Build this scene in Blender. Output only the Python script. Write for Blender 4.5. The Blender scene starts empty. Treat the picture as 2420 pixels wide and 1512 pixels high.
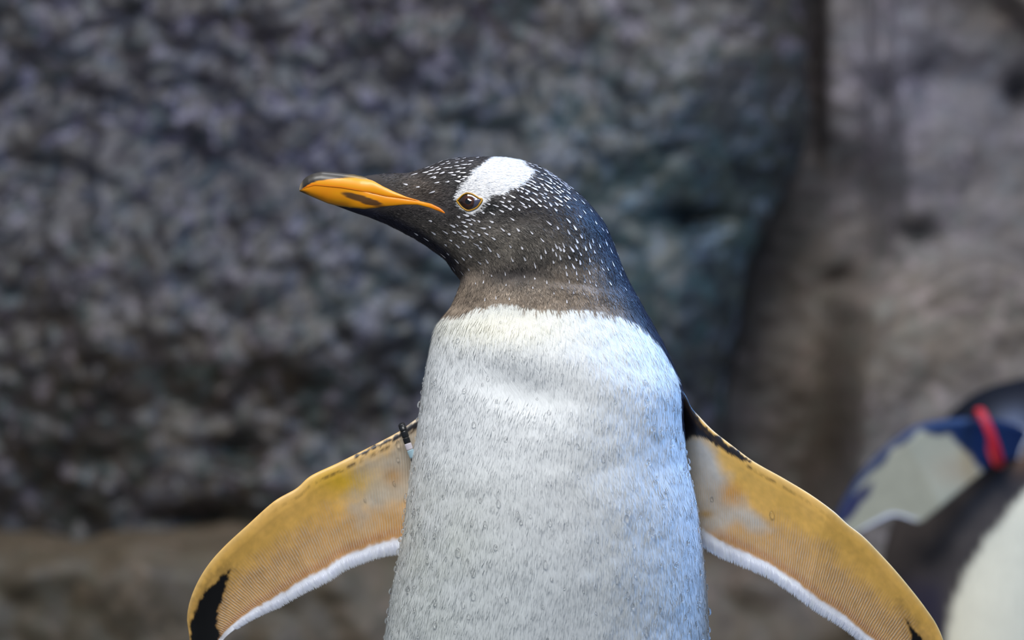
import bpy, bmesh, math, random
import numpy as np
from mathutils import Vector
from mathutils.bvhtree import BVHTree

# ------------------------------------------------------------------ camera, world, lights, exposure
S = bpy.context.scene
COL = S.collection
CAM_Y, CAM_Z, FPX = -2.4, 0.60, 7200.0          # camera 2.4 m from the bird, focal length in pixels of the 2420 px frame
cd = bpy.data.cameras.new('camera')
cam = bpy.data.objects.new('camera', cd)
COL.objects.link(cam)
cam.location = (0, CAM_Y, CAM_Z)
cam.rotation_euler = (math.pi / 2, 0, 0)
cd.sensor_width = 36.0
cd.lens = FPX / 2420.0 * 36.0
cd.clip_start = 0.05
cd.dof.use_dof = True
cd.dof.focus_distance = 2.36
cd.dof.aperture_fstop = 3.9
S.camera = cam

S.view_settings.view_transform = 'Standard'
S.view_settings.look = 'None'
S.view_settings.gamma = 1.0
S.view_settings.use_curve_mapping = False
S.view_settings.exposure = 0.0

w = bpy.data.worlds.new('world')
S.world = w
w.use_nodes = True
wb = w.node_tree.nodes['Background']
wb.inputs[0].default_value = (0.60, 0.76, 1.0, 1)
wb.inputs[1].default_value = 0.27


def area(name, loc, target, size, power, color, spread=180):
    ld = bpy.data.lights.new(name, 'AREA')
    ld.shape = 'RECTANGLE'
    ld.size, ld.size_y = size
    ld.energy = power
    ld.color = color
    ld.spread = math.radians(spread)
    o = bpy.data.objects.new(name, ld)
    o.location = loc
    o.rotation_euler = (Vector(target) - Vector(loc)).to_track_quat('-Z', 'Y').to_euler()
    COL.objects.link(o)
    return o


area('ceiling_lamp_key', (-0.7, -1.5, 2.9), (0, 0, 0.55), (1.2, 0.8), 76, (0.99, 0.985, 0.97))
area('ceiling_lamp_blue', (1.55, 0.55, 1.8), (0.1, 0, 0.55), (0.7, 0.5), 26, (0.20, 0.46, 1.0), 120)
area('ceiling_lamp_wall', (0.25, 0.4, 3.0), (0.3, 2.2, 0.6), (1.8, 0.7), 52, (0.97, 0.97, 1.0))


# ------------------------------------------------------------------ helpers
def P(px, py, y=0.0):
    k = (y - CAM_Y) / FPX
    return np.array([(px - 1210.0) * k, y, CAM_Z - (py - 756.0) * k])


def project(V):
    k = FPX / (V[..., 1] - CAM_Y)
    return V[..., 0] * k + 1210.0, 756.0 - (V[..., 2] - CAM_Z) * k


def srgb(r, g, b):
    c = np.array([r, g, b], float) / 255.0
    return np.where(c <= 0.04045, c / 12.92, ((c + 0.055) / 1.055) ** 2.4)


def hash3(i, j, k, seed):
    h = (i.astype(np.int64) * 374761393 + j.astype(np.int64) * 668265263 + k.astype(np.int64) * 2147483647 + seed * 974711) & 0xffffffff
    h = ((h ^ (h >> 13)) * 1274126177) & 0xffffffff
    h = ((h ^ (h >> 16)) * 2246822519) & 0xffffffff
    return ((h ^ (h >> 15)) & 0xffffff) / float(0xffffff)


def vnoise(Q, seed=0):
    i0 = np.floor(Q).astype(np.int64)
    f = Q - i0
    f = f * f * (3 - 2 * f)
    out = 0
    for dx in (0, 1):
        for dy in (0, 1):
            for dz in (0, 1):
                wgt = (f[..., 0] if dx else 1 - f[..., 0]) * (f[..., 1] if dy else 1 - f[..., 1]) * (f[..., 2] if dz else 1 - f[..., 2])
                out = out + wgt * hash3(i0[..., 0] + dx, i0[..., 1] + dy, i0[..., 2] + dz, seed)
    return out * 2 - 1


ROT = np.array([[0.36, 0.48, -0.80], [-0.80, 0.60, 0.0], [0.48, 0.64, 0.60]])


def fbm(Q, seed=0, octv=4, gain=0.5):
    a, t, s = 1.0, 0, 1.0
    for o in range(octv):
        Q = Q @ ROT
        t = t + a * vnoise(Q * s, seed + o * 17)
        a *= gain
        s *= 2.03
    return t


def worley(Q, seed=0):
    i0 = np.floor(Q).astype(np.int64)
    best = np.full(Q.shape[:-1], 9.0)
    for dx in (-1, 0, 1):
        for dy in (-1, 0, 1):
            for dz in (-1, 0, 1):
                c = i0 + np.array([dx, dy, dz])
                px = c[..., 0] + hash3(c[..., 0], c[..., 1], c[..., 2], seed)
                py = c[..., 1] + hash3(c[..., 0], c[..., 1], c[..., 2], seed + 5)
                pz = c[..., 2] + hash3(c[..., 0], c[..., 1], c[..., 2], seed + 9)
                d = (px - Q[..., 0]) ** 2 + (py - Q[..., 1]) ** 2 + (pz - Q[..., 2]) ** 2
                best = np.minimum(best, d)
    return np.sqrt(best)


def sstep(a, b, x):
    t = np.clip((x - a) / (b - a), 0, 1)
    return t * t * (3 - 2 * t)


def sdpoly(px, py, poly):
    """signed distance in pixels to a closed outline, negative inside"""
    poly = np.array(poly, float)
    d = np.full(px.shape, 1e9)
    inside = np.zeros(px.shape, bool)
    n = len(poly)
    for a in range(n):
        x0, y0 = poly[a]
        x1, y1 = poly[(a + 1) % n]
        ex, ey = x1 - x0, y1 - y0
        t = np.clip(((px - x0) * ex + (py - y0) * ey) / (ex * ex + ey * ey + 1e-9), 0, 1)
        d = np.minimum(d, np.hypot(px - x0 - t * ex, py - y0 - t * ey))
        c = (y0 > py) != (y1 > py)
        xi = x0 + (py - y0) / (ey if ey else 1e-9) * ex
        inside ^= c & (px < xi)
    return np.where(inside, -d, d)


def catmull(pts, ts):
    """Catmull-Rom through rows of pts at float indices ts"""
    pts = np.array(pts, float)
    n = len(pts)
    i = np.clip(np.floor(ts).astype(int), 0, n - 2)
    f = (ts - i)[:, None]
    p0 = pts[np.clip(i - 1, 0, n - 1)]
    p1 = pts[i]
    p2 = pts[i + 1]
    p3 = pts[np.clip(i + 2, 0, n - 1)]
    return 0.5 * (2 * p1 + (p2 - p0) * f + (2 * p0 - 5 * p1 + 4 * p2 - p3) * f ** 2 + (3 * p1 - p0 - 3 * p2 + p3) * f ** 3)


def resample(poly, fr):
    """points at arc-length fractions fr of a smooth curve through poly"""
    poly = np.array(poly, float)
    dense = catmull(poly, np.linspace(0, len(poly) - 1, 40 * len(poly)))
    L = np.concatenate([[0], np.cumsum(np.hypot(*np.diff(dense, axis=0).T))])
    q = np.asarray(fr) * L[-1]
    return np.stack([np.interp(q, L, dense[:, 0]), np.interp(q, L, dense[:, 1])], 1), L[-1]


def add_attr(me, name, kind, data):
    a = me.attributes.new(name, kind, 'POINT')
    key = {'FLOAT_COLOR': 'color', 'FLOAT_VECTOR': 'vector', 'FLOAT': 'value'}[kind]
    a.data.foreach_set(key, np.ascontiguousarray(data, dtype=np.float32).ravel())


def rgba(c):
    return np.concatenate([np.clip(c, 0, 1), np.ones(c.shape[:-1] + (1,))], -1)


def link(name, me, parent=None, mats=()):
    o = bpy.data.objects.new(name, me)
    COL.objects.link(o)
    for m in mats:
        me.materials.append(m)
    if parent is not None:
        o.parent = parent
    return o


def grid_mesh(name, V, closed=True, caps=True, smooth=True):
    """loft: V[rows, ring, 3]; closed ring, fan caps. Vertex order: rows*ring, then the two cap centres"""
    n, m = V.shape[:2]
    verts = V.reshape(-1, 3)
    i = np.arange(n - 1)[:, None]
    j = np.arange(m if closed else m - 1)[None, :]
    j2 = (j + 1) % m
    q = np.stack(np.broadcast_arrays(i * m + j, i * m + j2, (i + 1) * m + j2, (i + 1) * m + j), -1).reshape(-1, 4)
    loops = [q.ravel()]
    sizes = [np.full(len(q), 4)]
    if caps:
        c0, c1 = n * m, n * m + 1
        verts = np.concatenate([verts, V[0].mean(0)[None], V[-1].mean(0)[None]])
        r = np.arange(m)
        r2 = (r + 1) % m
        f0 = np.stack([np.full(m, c0), r2, r], -1)
        f1 = np.stack([np.full(m, c1), (n - 1) * m + r, (n - 1) * m + r2], -1)
        loops += [f0.ravel(), f1.ravel()]
        sizes += [np.full(m, 3), np.full(m, 3)]
    return raw_mesh(name, verts, np.concatenate(loops), np.concatenate(sizes), smooth)


def raw_mesh(name, verts, loops, sizes, smooth=True):
    me = bpy.data.meshes.new(name)
    me.vertices.add(len(verts))
    me.vertices.foreach_set('co', np.ascontiguousarray(verts, dtype=np.float32).ravel())
    me.loops.add(len(loops))
    me.loops.foreach_set('vertex_index', np.ascontiguousarray(loops, dtype=np.int32))
    me.polygons.add(len(sizes))
    st = np.concatenate([[0], np.cumsum(sizes)[:-1]])
    me.polygons.foreach_set('loop_start', np.ascontiguousarray(st, dtype=np.int32))
    me.update(calc_edges=True)
    if smooth:
        me.polygons.foreach_set('use_smooth', np.ones(len(sizes), bool))
    me.validate()
    return me


def cap_fill(A):
    """attribute values for the two fan centres of grid_mesh"""
    flat = A.reshape((-1,) + A.shape[2:])
    return np.concatenate([flat, A[0].mean(0)[None], A[-1].mean(0)[None]])


def fix_winding(me):
    bm = bmesh.new()
    bm.from_mesh(me)
    bmesh.ops.recalc_face_normals(bm, faces=bm.faces)
    bm.to_mesh(me)
    bm.free()


def tag(o, label, cat, group=None, kind=None):
    o['label'] = label
    o['category'] = cat
    if group:
        o['group'] = group
    if kind:
        o['kind'] = kind


def empty(name, loc):
    o = bpy.data.objects.new(name, None)
    o.location = loc
    o.empty_display_size = 0.1
    COL.objects.link(o)
    return o


# ------------------------------------------------------------------ materials
class NT:
    def __init__(self, name):
        self.m = bpy.data.materials.new(name)
        self.m.use_nodes = True
        self.t = self.m.node_tree
        self.b = self.t.nodes['Principled BSDF']

    def n(self, kind, **kw):
        x = self.t.nodes.new(kind)
        for k, v in kw.items():
            setattr(x, k, v)
        return x

    def l(self, a, b):
        self.t.links.new(a, b)

    def math(self, op, a, b=None, clamp=False):
        x = self.n('ShaderNodeMath', operation=op)
        x.use_clamp = clamp
        for s, v in zip(x.inputs, (a, b)):
            if v is None:
                continue
            if isinstance(v, (int, float)):
                s.default_value = v
            else:
                self.l(v, s)
        return x.outputs[0]

    def mix(self, fac, a, b, mode='MIX'):
        x = self.n('ShaderNodeMix', data_type='RGBA', blend_type=mode)
        for s, v in ((x.inputs[0], fac), (x.inputs[6], a), (x.inputs[7], b)):
            if isinstance(v, (int, float)):
                s.default_value = v
            elif isinstance(v, (tuple, list, np.ndarray)):
                s.default_value = tuple(v)[:3] + (1,)
            else:
                self.l(v, s)
        return x.outputs[2]

    def attr(self, name):
        return self.n('ShaderNodeAttribute', attribute_name=name)

    def noise(self, vec, scale, detail=3.0, rough=0.5, dist=0.0):
        x = self.n('ShaderNodeTexNoise')
        x.inputs['Scale'].default_value = scale
        x.inputs['Detail'].default_value = detail
        x.inputs['Roughness'].default_value = rough
        x.inputs['Distortion'].default_value = dist
        if vec is not None:
            self.l(vec, x.inputs['Vector'])
        return x

    def scale(self, vec, s):
        x = self.n('ShaderNodeMapping')
        x.inputs['Scale'].default_value = s
        self.l(vec, x.inputs['Vector'])
        return x.outputs[0]

    def ramp(self, fac, stops):
        x = self.n('ShaderNodeValToRGB')
        e = x.color_ramp.elements
        while len(e) < len(stops):
            e.new(0.5)
        for k, (p, c) in enumerate(stops):
            e[k].position = p
            e[k].color = tuple(c)[:3] + (1,)
        self.l(fac, x.inputs[0])
        return x.outputs[0]

    def bump(self, h, strength, dist):
        x = self.n('ShaderNodeBump')
        x.inputs['Strength'].default_value = strength
        x.inputs['Distance'].default_value = dist
        self.l(h, x.inputs['Height'])
        self.l(x.outputs[0], self.b.inputs['Normal'])

    def set(self, **kw):
        for k, v in kw.items():
            s = self.b.inputs[k.replace('_', ' ')]
            if isinstance(v, (int, float)):
                s.default_value = v
            elif isinstance(v, (tuple, list, np.ndarray)):
                s.default_value = tuple(v)[:3] + (1,)
            else:
                self.l(v, s)
        return self


def mat_plumage():
    k = NT('plumage')
    uv = k.scale(k.attr('uvp').outputs['Vector'], (0.22, 0.035, 0.1))
    nz = k.noise(uv, 1.0, 3.0, 0.6)
    f = k.math('MULTIPLY_ADD', nz.outputs['Fac'], 0.5)
    k.t.nodes[-1].inputs[2].default_value = 0.75
    c = k.mix(1.0, k.attr('Col').outputs['Color'], f, 'MULTIPLY')
    k.set(Base_Color=c, Roughness=0.6)
    k.b.inputs['Specular IOR Level'].default_value = 0.15
    k.bump(nz.outputs['Fac'], 0.35, 0.0012)
    return k.m


def mat_feather():
    k = NT('feather')
    k.set(Base_Color=k.attr('Col').outputs['Color'], Roughness=0.5)
    k.b.inputs['Specular IOR Level'].default_value = 0.3
    return k.m


def mat_fringe():
    k = NT('fringe_feather')
    k.set(Base_Color=k.attr('Col').outputs['Color'], Roughness=0.6)
    tr = k.n('ShaderNodeBsdfTranslucent')
    k.l(k.attr('Col').outputs['Color'], tr.inputs['Color'])
    mx = k.n('ShaderNodeMixShader')
    mx.inputs[0].default_value = 0.6
    k.l(k.b.outputs[0], mx.inputs[1])
    k.l(tr.outputs[0], mx.inputs[2])
    k.l(mx.outputs[0], k.t.nodes['Material Output'].inputs['Surface'])
    return k.m


def mat_flipper():
    k = NT('flipper_skin')
    vec = k.attr('uvp').outputs['Vector']
    sx = k.n('ShaderNodeSeparateXYZ')
    k.l(vec, sx.inputs[0])
    wob = k.noise(k.scale(vec, (0.03, 0.02, 0.1)), 1.0, 2.0)
    ph = k.math('ADD', k.math('MULTIPLY', sx.outputs[0], 2 * math.pi / 6.6), k.math('MULTIPLY', wob.outputs['Fac'], 7.0))
    sn = k.math('MULTIPLY_ADD', k.math('SINE', ph), 0.5)
    k.t.nodes[-1].inputs[2].default_value = 0.5
    brk = k.noise(k.scale(vec, (0.12, 0.05, 0.1)), 1.0, 2.0)
    am = k.math('MULTIPLY', k.math('MULTIPLY', sn, k.attr('rib').outputs['Fac']), k.math('MULTIPLY', brk.outputs['Fac'], 1.5), clamp=True)
    col = k.mix(k.math('MULTIPLY', am, 0.9), k.attr('Col').outputs['Color'], srgb(214, 190, 160))
    mott = k.noise(k.scale(vec, (0.02, 0.02, 0.1)), 1.0, 4.0)
    f = k.math('MULTIPLY_ADD', mott.outputs['Fac'], 0.4)
    k.t.nodes[-1].inputs[2].default_value = 0.8
    col = k.mix(1.0, col, f, 'MULTIPLY')
    k.set(Base_Color=col, Roughness=0.42)
    k.b.inputs['Specular IOR Level'].default_value = 0.4
    k.bump(am, 0.5, 0.0006)
    return k.m


def mat_attr(name, rough, spec=0.5, coat=0.0):
    k = NT(name)
    k.set(Base_Color=k.attr('Col').outputs['Color'], Roughness=rough)
    k.b.inputs['Specular IOR Level'].default_value = spec
    k.b.inputs['Coat Weight'].default_value = coat
    k.b.inputs['Coat Roughness'].default_value = 0.05
    return k.m


def mat_plain(name, c, rough, spec=0.5, nscale=60.0, namt=0.25):
    k = NT(name)
    tc = k.n('ShaderNodeTexCoord')
    nz = k.noise(tc.outputs['Object'], nscale, 3.0)
    c2 = tuple(np.array(c) * (1 - namt))
    k.set(Base_Color=k.mix(nz.outputs['Fac'], c, c2), Roughness=rough)
    k.b.inputs['Specular IOR Level'].default_value = spec
    return k.m


def mat_water():
    k = NT('water')
    k.set(Base_Color=(1, 1, 1), Roughness=0.02)
    k.b.inputs['IOR'].default_value = 1.33
    k.b.inputs['Transmission Weight'].default_value = 1.0
    k.b.inputs['Alpha'].default_value = 0.75
    return k.m


def mat_rock(name, rough=0.5, peb=0.8, nz=1.1):
    k = NT(name)
    tc = k.n('ShaderNodeTexCoord')
    ob = tc.outputs['Object']
    n1 = k.noise(ob, 55.0, 4.0, 0.6)
    vo = k.n('ShaderNodeTexVoronoi')
    vo.inputs['Scale'].default_value = 46.0
    k.l(k.mix(0.12, ob, k.noise(ob, 20.0, 2.0).outputs['Color']), vo.inputs['Vector'])
    sp = k.n('ShaderNodeSeparateColor')
    k.l(vo.outputs['Color'], sp.inputs[0])
    pebble = k.ramp(sp.outputs[0], [(0.0, srgb(40, 40, 44)), (0.25, srgb(110, 102, 104)), (0.5, srgb(128, 116, 96)), (0.72, srgb(98, 122, 122)), (0.9, srgb(160, 150, 166)), (1.0, srgb(215, 205, 215))])
    c = k.mix(peb, k.attr('Col').outputs['Color'], pebble, 'OVERLAY')
    f = k.math('MULTIPLY_ADD', n1.outputs['Fac'], nz)
    k.t.nodes[-1].inputs[2].default_value = 1.0 - nz * 0.5
    c = k.mix(1.0, c, f, 'MULTIPLY')
    k.set(Base_Color=c, Roughness=rough)
    k.b.inputs['Specular IOR Level'].default_value = 0.45
    k.bump(n1.outputs['Fac'], 0.5, 0.006)
    return k.m


M_PLUM, M_FEATH, M_FLIP = mat_plumage(), mat_feather(), mat_flipper()
M_FRINGE = mat_fringe()
M_BILL = mat_attr('bill_horn', 0.40, 0.4, 0.08)
M_EYE = mat_attr('eye', 0.12, 0.5, 1.0)
M_WATER = mat_water()
M_ROCK = mat_rock('wet_rock', 0.45, 0.9, 1.2)
M_ROCK2 = mat_rock('dry_rock', 0.62, 0.4, 0.7)
M_FLOOR = mat_plain('wet_concrete', srgb(92, 88, 84), 0.5, 0.4, 14.0, 0.4)
M_LID = mat_plain('eyelid_skin', srgb(205, 150, 28), 0.4, 0.4, 900.0, 0.3)
M_FOOT = mat_plain('foot_skin', srgb(225, 130, 40), 0.5, 0.4, 200.0, 0.3)
M_BEADK = mat_plain('black_plastic', srgb(26, 27, 30), 0.32, 0.5, 400.0, 0.3)
M_BEADW = mat_plain('white_plastic', srgb(222, 214, 222), 0.4, 0.5, 400.0, 0.1)
M_BEADB = mat_plain('pale_blue_plastic', srgb(170, 200, 212), 0.4, 0.5, 400.0, 0.1)
M_RED = mat_plain('red_plastic', srgb(190, 16, 36), 0.5, 0.5, 200.0, 0.2)


# ------------------------------------------------------------------ the setting: rock walls, ledge, floor
def axis(lo, hi, vlo, vhi, fine, coarse):
    """coordinates dense between vlo and vhi, coarse outside"""
    a = np.arange(lo, vlo, coarse)
    b = np.arange(vlo, vhi, fine)
    c = np.arange(vhi, hi + coarse, coarse)
    return np.concatenate([a, b, c])


def rock_colour(V, base, tints, seed):
    px, py = project(V)
    c = np.broadcast_to(np.array(base), V.shape).copy()
    n = fbm(V * 4.0, seed, 3)
    for tint, cx, cy, rx, ry, amt in tints:
        g = np.exp(-(((px - cx) / rx) ** 2 + ((py - cy) / ry) ** 2)) * amt * (1 + 0.6 * n)
        c = c * (1 - np.clip(g, 0, 1))[..., None] + np.array(tint) * np.clip(g, 0, 1)[..., None]
    return c


# left rock face: a boulder wall that ends in a rounded edge beside the cleft
YL = 2.0
zs = np.concatenate([np.arange(-0.05, 0.08, 0.02), np.arange(0.08, 1.12, 0.0055), np.arange(1.12, 1.6, 0.012), np.arange(1.6, 2.8, 0.04)])
edge = np.array([(1905, -600), (1905, -60), (1914, 150), (1905, 330), (1842, 470), (1778, 620), (1752, 760), (1727, 870), (1718, 1000), (1712, 1200), (1690, 1512), (1680, 1900)], float)
pyz = 756 - (zs - CAM_Z) * FPX / (YL - CAM_Y)
ex = (np.interp(pyz, edge[:, 1], edge[:, 0]) - 1210) * (YL - CAM_Y) / FPX
back = np.concatenate([np.arange(0, 1.25, 0.0055), np.arange(1.25, 1.9, 0.010), np.arange(1.9, 3.6, 0.03)])[::-1]         # distance left of the edge
cols = len(back)
NB = 30
V = np.zeros((len(zs), cols + NB, 3))
V[:, :cols, 0] = ex[:, None] - back[None, :]
V[:, :cols, 1] = YL
V[:, cols:, 0] = ex[:, None] + 0.02 * np.sin(np.linspace(0, 1, NB) * 2.0)[None, :]
V[:, cols:, 1] = YL + (np.linspace(0.01, 0.62, NB) ** 1.2)[None, :]
V[..., 2] = zs[:, None]
rnd = np.exp(-back / 0.045)
V[:, :cols, 1] += (rnd * 0.05)[None, :]
V[:, cols:, 1] += 0.05
V[:, cols:, 0] += 0.0
big = fbm(V * 3.1 + 7, 3, 4) * 0.050 * (1 - 0.55 * sstep(1350, 1550, project(V)[0]))
lump = (0.55 - worley(V * np.array([30, 30, 30.0]), 11)) * 0.015
lump2 = (0.5 - worley(V * 11 + 3, 21)) * 0.016
fine = fbm(V * 60, 31, 3) * 0.005
px, py = project(V)
rough = 0.35 + 0.65 * sstep(1900, 900, px)
D = big + (lump + lump2 + fine) * rough
# the face leans: bulges low on the left, hollows in the photograph's dark places
for cx, cy, rx, ry, a in [(560, 1070, 60, 30, -0.05), (1160, 330, 120, 60, -0.03), (480, 1230, 120, 40, -0.05), (1640, 520, 80, 28, -0.045), (200, 1090, 60, 30, -0.02),
                          (290, 840, 160, 120, 0.03), (720, 850, 200, 120, 0.035), (440, 370, 70, 60, -0.03), (90, 400, 90, 40, -0.03), (1560, 250, 250, 200, 0.03), (1600, 800, 120, 240, 0.035), (230, 640, 260, 130, 0.02)]:
    D = D + a * np.exp(-(((px - cx) / rx) ** 2 + ((py - cy) / ry) ** 2))
V[..., 1] -= D
V[:, cols:, 0] += (fbm(V[:, cols:] * 9, 5, 3) * 0.012)
colL = rock_colour(V, srgb(90, 91, 97), [(srgb(66, 92, 102), 1400, 560, 560, 420, 0.85), (srgb(100, 93, 82), 300, 950, 600, 380, 0.7), (srgb(80, 82, 100), 500, 250, 700, 300, 0.7),  # teal tint: the blue lamp's spill painted into the rock
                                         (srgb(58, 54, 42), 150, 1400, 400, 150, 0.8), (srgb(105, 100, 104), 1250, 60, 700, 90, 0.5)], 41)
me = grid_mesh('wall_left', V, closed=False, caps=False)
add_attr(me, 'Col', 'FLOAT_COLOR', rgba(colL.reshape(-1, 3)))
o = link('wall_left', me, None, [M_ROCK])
tag(o, 'dark speckled grey rock face rising behind the standing penguin', 'rock wall', kind='structure')

# right rock face, further back, with a recessed strip beside the cleft
YR = 2.22
xs = axis(0.12, 2.6, 0.22, 0.95, 0.0055, 0.04)
zs = axis(-0.05, 2.6, 0.08, 1.16, 0.0055, 0.04)
V = np.zeros((len(zs), len(xs), 3))
V[..., 0] = xs[None, :]
V[..., 1] = YR
V[..., 2] = zs[:, None]
px, py = project(V)
D = fbm(V * 3.3 + 2, 61, 4) * 0.022 + (0.5 - worley(V * 9 + 1, 63)) * 0.016 + fbm(V * 45, 65, 3) * 0.004
wob = fbm(V * 7, 66, 3) * 18
# ridge right of the recess, proud of it
ridge_x = np.interp(py, [-100, 150, 330, 620, 700, 1000, 1600], [2075, 2060, 2075, 2090, 2000, 1960, 1900])
D += 0.14 * sstep(-70, 50, px - ridge_x + wob)
D += 0.05 * sstep(1925, 1955, px + wob * 0.4) * sstep(470, 260, py + wob) * sstep(2075, 2045, px) # strip between the two clefts
D += -0.05 * np.exp(-((px + wob - 2040) / 16) ** 2) * sstep(180, 120, py)
lipy = np.interp(px, [1900, 1985, 2090, 2200, 2300, 2420, 2700], [760, 700, 690, 625, 600, 640, 640])
D += 0.07 * sstep(-20, 30, py - lipy + wob) * sstep(1950, 2010, px)
top = np.interp(px, [2100, 2250, 2320, 2420, 2600], [-150, -60, 40, 110, 130])
D += 0.10 * sstep(14, -26, py - top + wob * 0.5)
for cx, cy, rx, ry, a in [(2390, 238, 36, 34, -0.06), (2150, 565, 42, 28, -0.05), (2005, 668, 50, 28, -0.05), (2190, 210, 80, 60, -0.03), (1800, 1480, 120, 60, 0.05), (1760, 1440, 40, 30, -0.03)]:
    D += a * np.exp(-(((px - cx) / rx) ** 2 + ((py - cy) / ry) ** 2))
V[..., 1] -= D
colR = rock_colour(V, srgb(128, 124, 124), [(srgb(118, 119, 140), 2170, 200, 260, 300, 0.7), (srgb(84, 75, 66), 1890, 850, 170, 500, 0.85), (srgb(152, 140, 126), 2200, 780, 300, 160, 0.55),  # brown recess with its shade painted in, tan bulge with its lit top
                                          (srgb(60, 48, 34), 1930, 150, 34, 260, 0.85), (srgb(160, 144, 128), 2400, 30, 110, 60, 0.8), (srgb(84, 86, 100), 2330, 210, 130, 90, 0.6)], 71)  # narrow dark tint: cleft shade painted in; grey-blue one: shade below the overhang
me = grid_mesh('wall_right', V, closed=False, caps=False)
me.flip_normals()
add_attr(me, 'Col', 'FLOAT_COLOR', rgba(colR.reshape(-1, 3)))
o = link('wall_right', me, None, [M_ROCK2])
tag(o, 'smoother brown grey rock face behind the cleft beside the second penguin', 'rock wall', kind='structure')

# low rock shelf along the foot of the left face
xs = axis(-3.4, 0.95, -0.75, 0.62, 0.007, 0.04)
prof = np.concatenate([np.linspace(0, 0.30, 46), 0.30 + np.linspace(0.01, 0.45, 60)])     # along the top, then down the front
V = np.zeros((len(prof), len(xs), 3))
top_t = np.clip(prof / 0.30, 0, 1)
down = np.clip(prof - 0.30, 0, None)
ZT = CAM_Z - (1318 - 756) * (1.78 - CAM_Y) / FPX
V[..., 0] = xs[None, :]
V[..., 1] = (2.06 - 0.28 * top_t - 0.10 * np.clip(down / 0.45, 0, 1) - 0.03 * np.sin(np.clip(down / 0.05, 0, 1) * 1.57))[:, None]
V[..., 2] = (ZT + 0.012 - 0.012 * top_t - down * 0.95)[:, None]
V[..., 2] -= 0.02 * np.clip((V[..., 0] - 0.05) / 0.3, 0, 2)
nz = fbm(V * 5 + 4, 81, 4)
V[..., 1] -= nz * 0.03 + (0.5 - worley(V * 13, 83)) * 0.03
V[..., 2] += fbm(V * 7 + 9, 85, 4) * 0.020 + fbm(V * 2.2 + 1, 87, 2) * 0.02
colS = rock_colour(V, srgb(96, 84, 66), [(srgb(62, 58, 40), 250, 1430, 420, 110, 0.8), (srgb(112, 96, 76), 420, 1280, 400, 60, 0.7), (srgb(100, 88, 76), 1800, 1400, 300, 150, 0.6)], 91)  # paler brown tint: light caught by the shelf top, painted in
me = grid_mesh('rock_shelf', V, closed=False, caps=False)
me.flip_normals()
add_attr(me, 'Col', 'FLOAT_COLOR', rgba(colS.reshape(-1, 3)))
o = link('trim_1', me, None, [M_ROCK2])
tag(o, 'low brown rock shelf along the foot of the dark rock face', 'rock ledge', kind='structure')

# floor
xs = np.linspace(-3.6, 3.6, 150)
ys = np.linspace(-1.2, 2.9, 110)
V = np.zeros((len(ys), len(xs), 3))
V[..., 0] = xs[None, :]
V[..., 1] = ys[:, None]
V[..., 2] = -0.004 + 0.004 * fbm(V * 4, 95, 3) * np.clip(np.hypot(V[..., 0], V[..., 1]) - 0.4, 0, 1)
me = grid_mesh('floor', V, closed=False, caps=False)
o = link('floor', me, None, [M_FLOOR])
tag(o, 'grey wet concrete rock floor under the two penguins', 'floor', kind='structure')


# ------------------------------------------------------------------ penguin builders
def loft(pairs, Y0, U, px_step, py_max, coarse):
    """pairs: (ax, ay, bx, by, front depth px, back depth px, y shift px); pixels at depth Y0"""
    pr = np.array(pairs, float)
    ts = []
    for i in range(len(pr) - 1):
        d = max(np.hypot(*(pr[i + 1, :2] - pr[i, :2])), np.hypot(*(pr[i + 1, 2:4] - pr[i, 2:4])))
        st = px_step if min(pr[i, 1], pr[i, 3]) < py_max else coarse
        k = max(2, int(d / st))
        ts.append(i + np.arange(k) / k)
    ts = np.concatenate(ts + [[len(pr) - 1]])
    R = catmull(pr, ts)
    k = (Y0 - CAM_Y) / FPX
    A = np.stack([(R[:, 0] - 1210) * k, np.full(len(R), Y0), CAM_Z - (R[:, 1] - 756) * k], 1)
    B = np.stack([(R[:, 2] - 1210) * k, np.full(len(R), Y0), CAM_Z - (R[:, 3] - 756) * k], 1)
    C = (A + B) / 2
    H = (B - A) / 2
    th = np.linspace(0, 2 * np.pi, U, endpoint=False) - np.pi / 2      # seam at the back
    c, s = np.cos(th), np.sin(th)
    V = C[:, None, :] + H[:, None, :] * c[None, :, None]
    dep = np.where(s[None, :] > 0, R[:, 4:5], R[:, 5:6]) * k
    V[..., 1] -= s[None, :] * dep + (R[:, 6] * k)[:, None]
    return V, ts


def grid_frames(V):
    """normals and along-loft tangents of a closed grid"""
    tv = np.gradient(V, axis=0)
    tu = (np.roll(V, -1, 1) - np.roll(V, 1, 1)) / 2
    n = np.cross(tv, tu)
    area_ = np.linalg.norm(n, axis=-1)
    n = n / (area_[..., None] + 1e-12)
    ctr = V.mean(1, keepdims=True)
    if ((V - ctr) * n).sum() < 0:
        n = -n
    return n, tv, tu, area_


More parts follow.
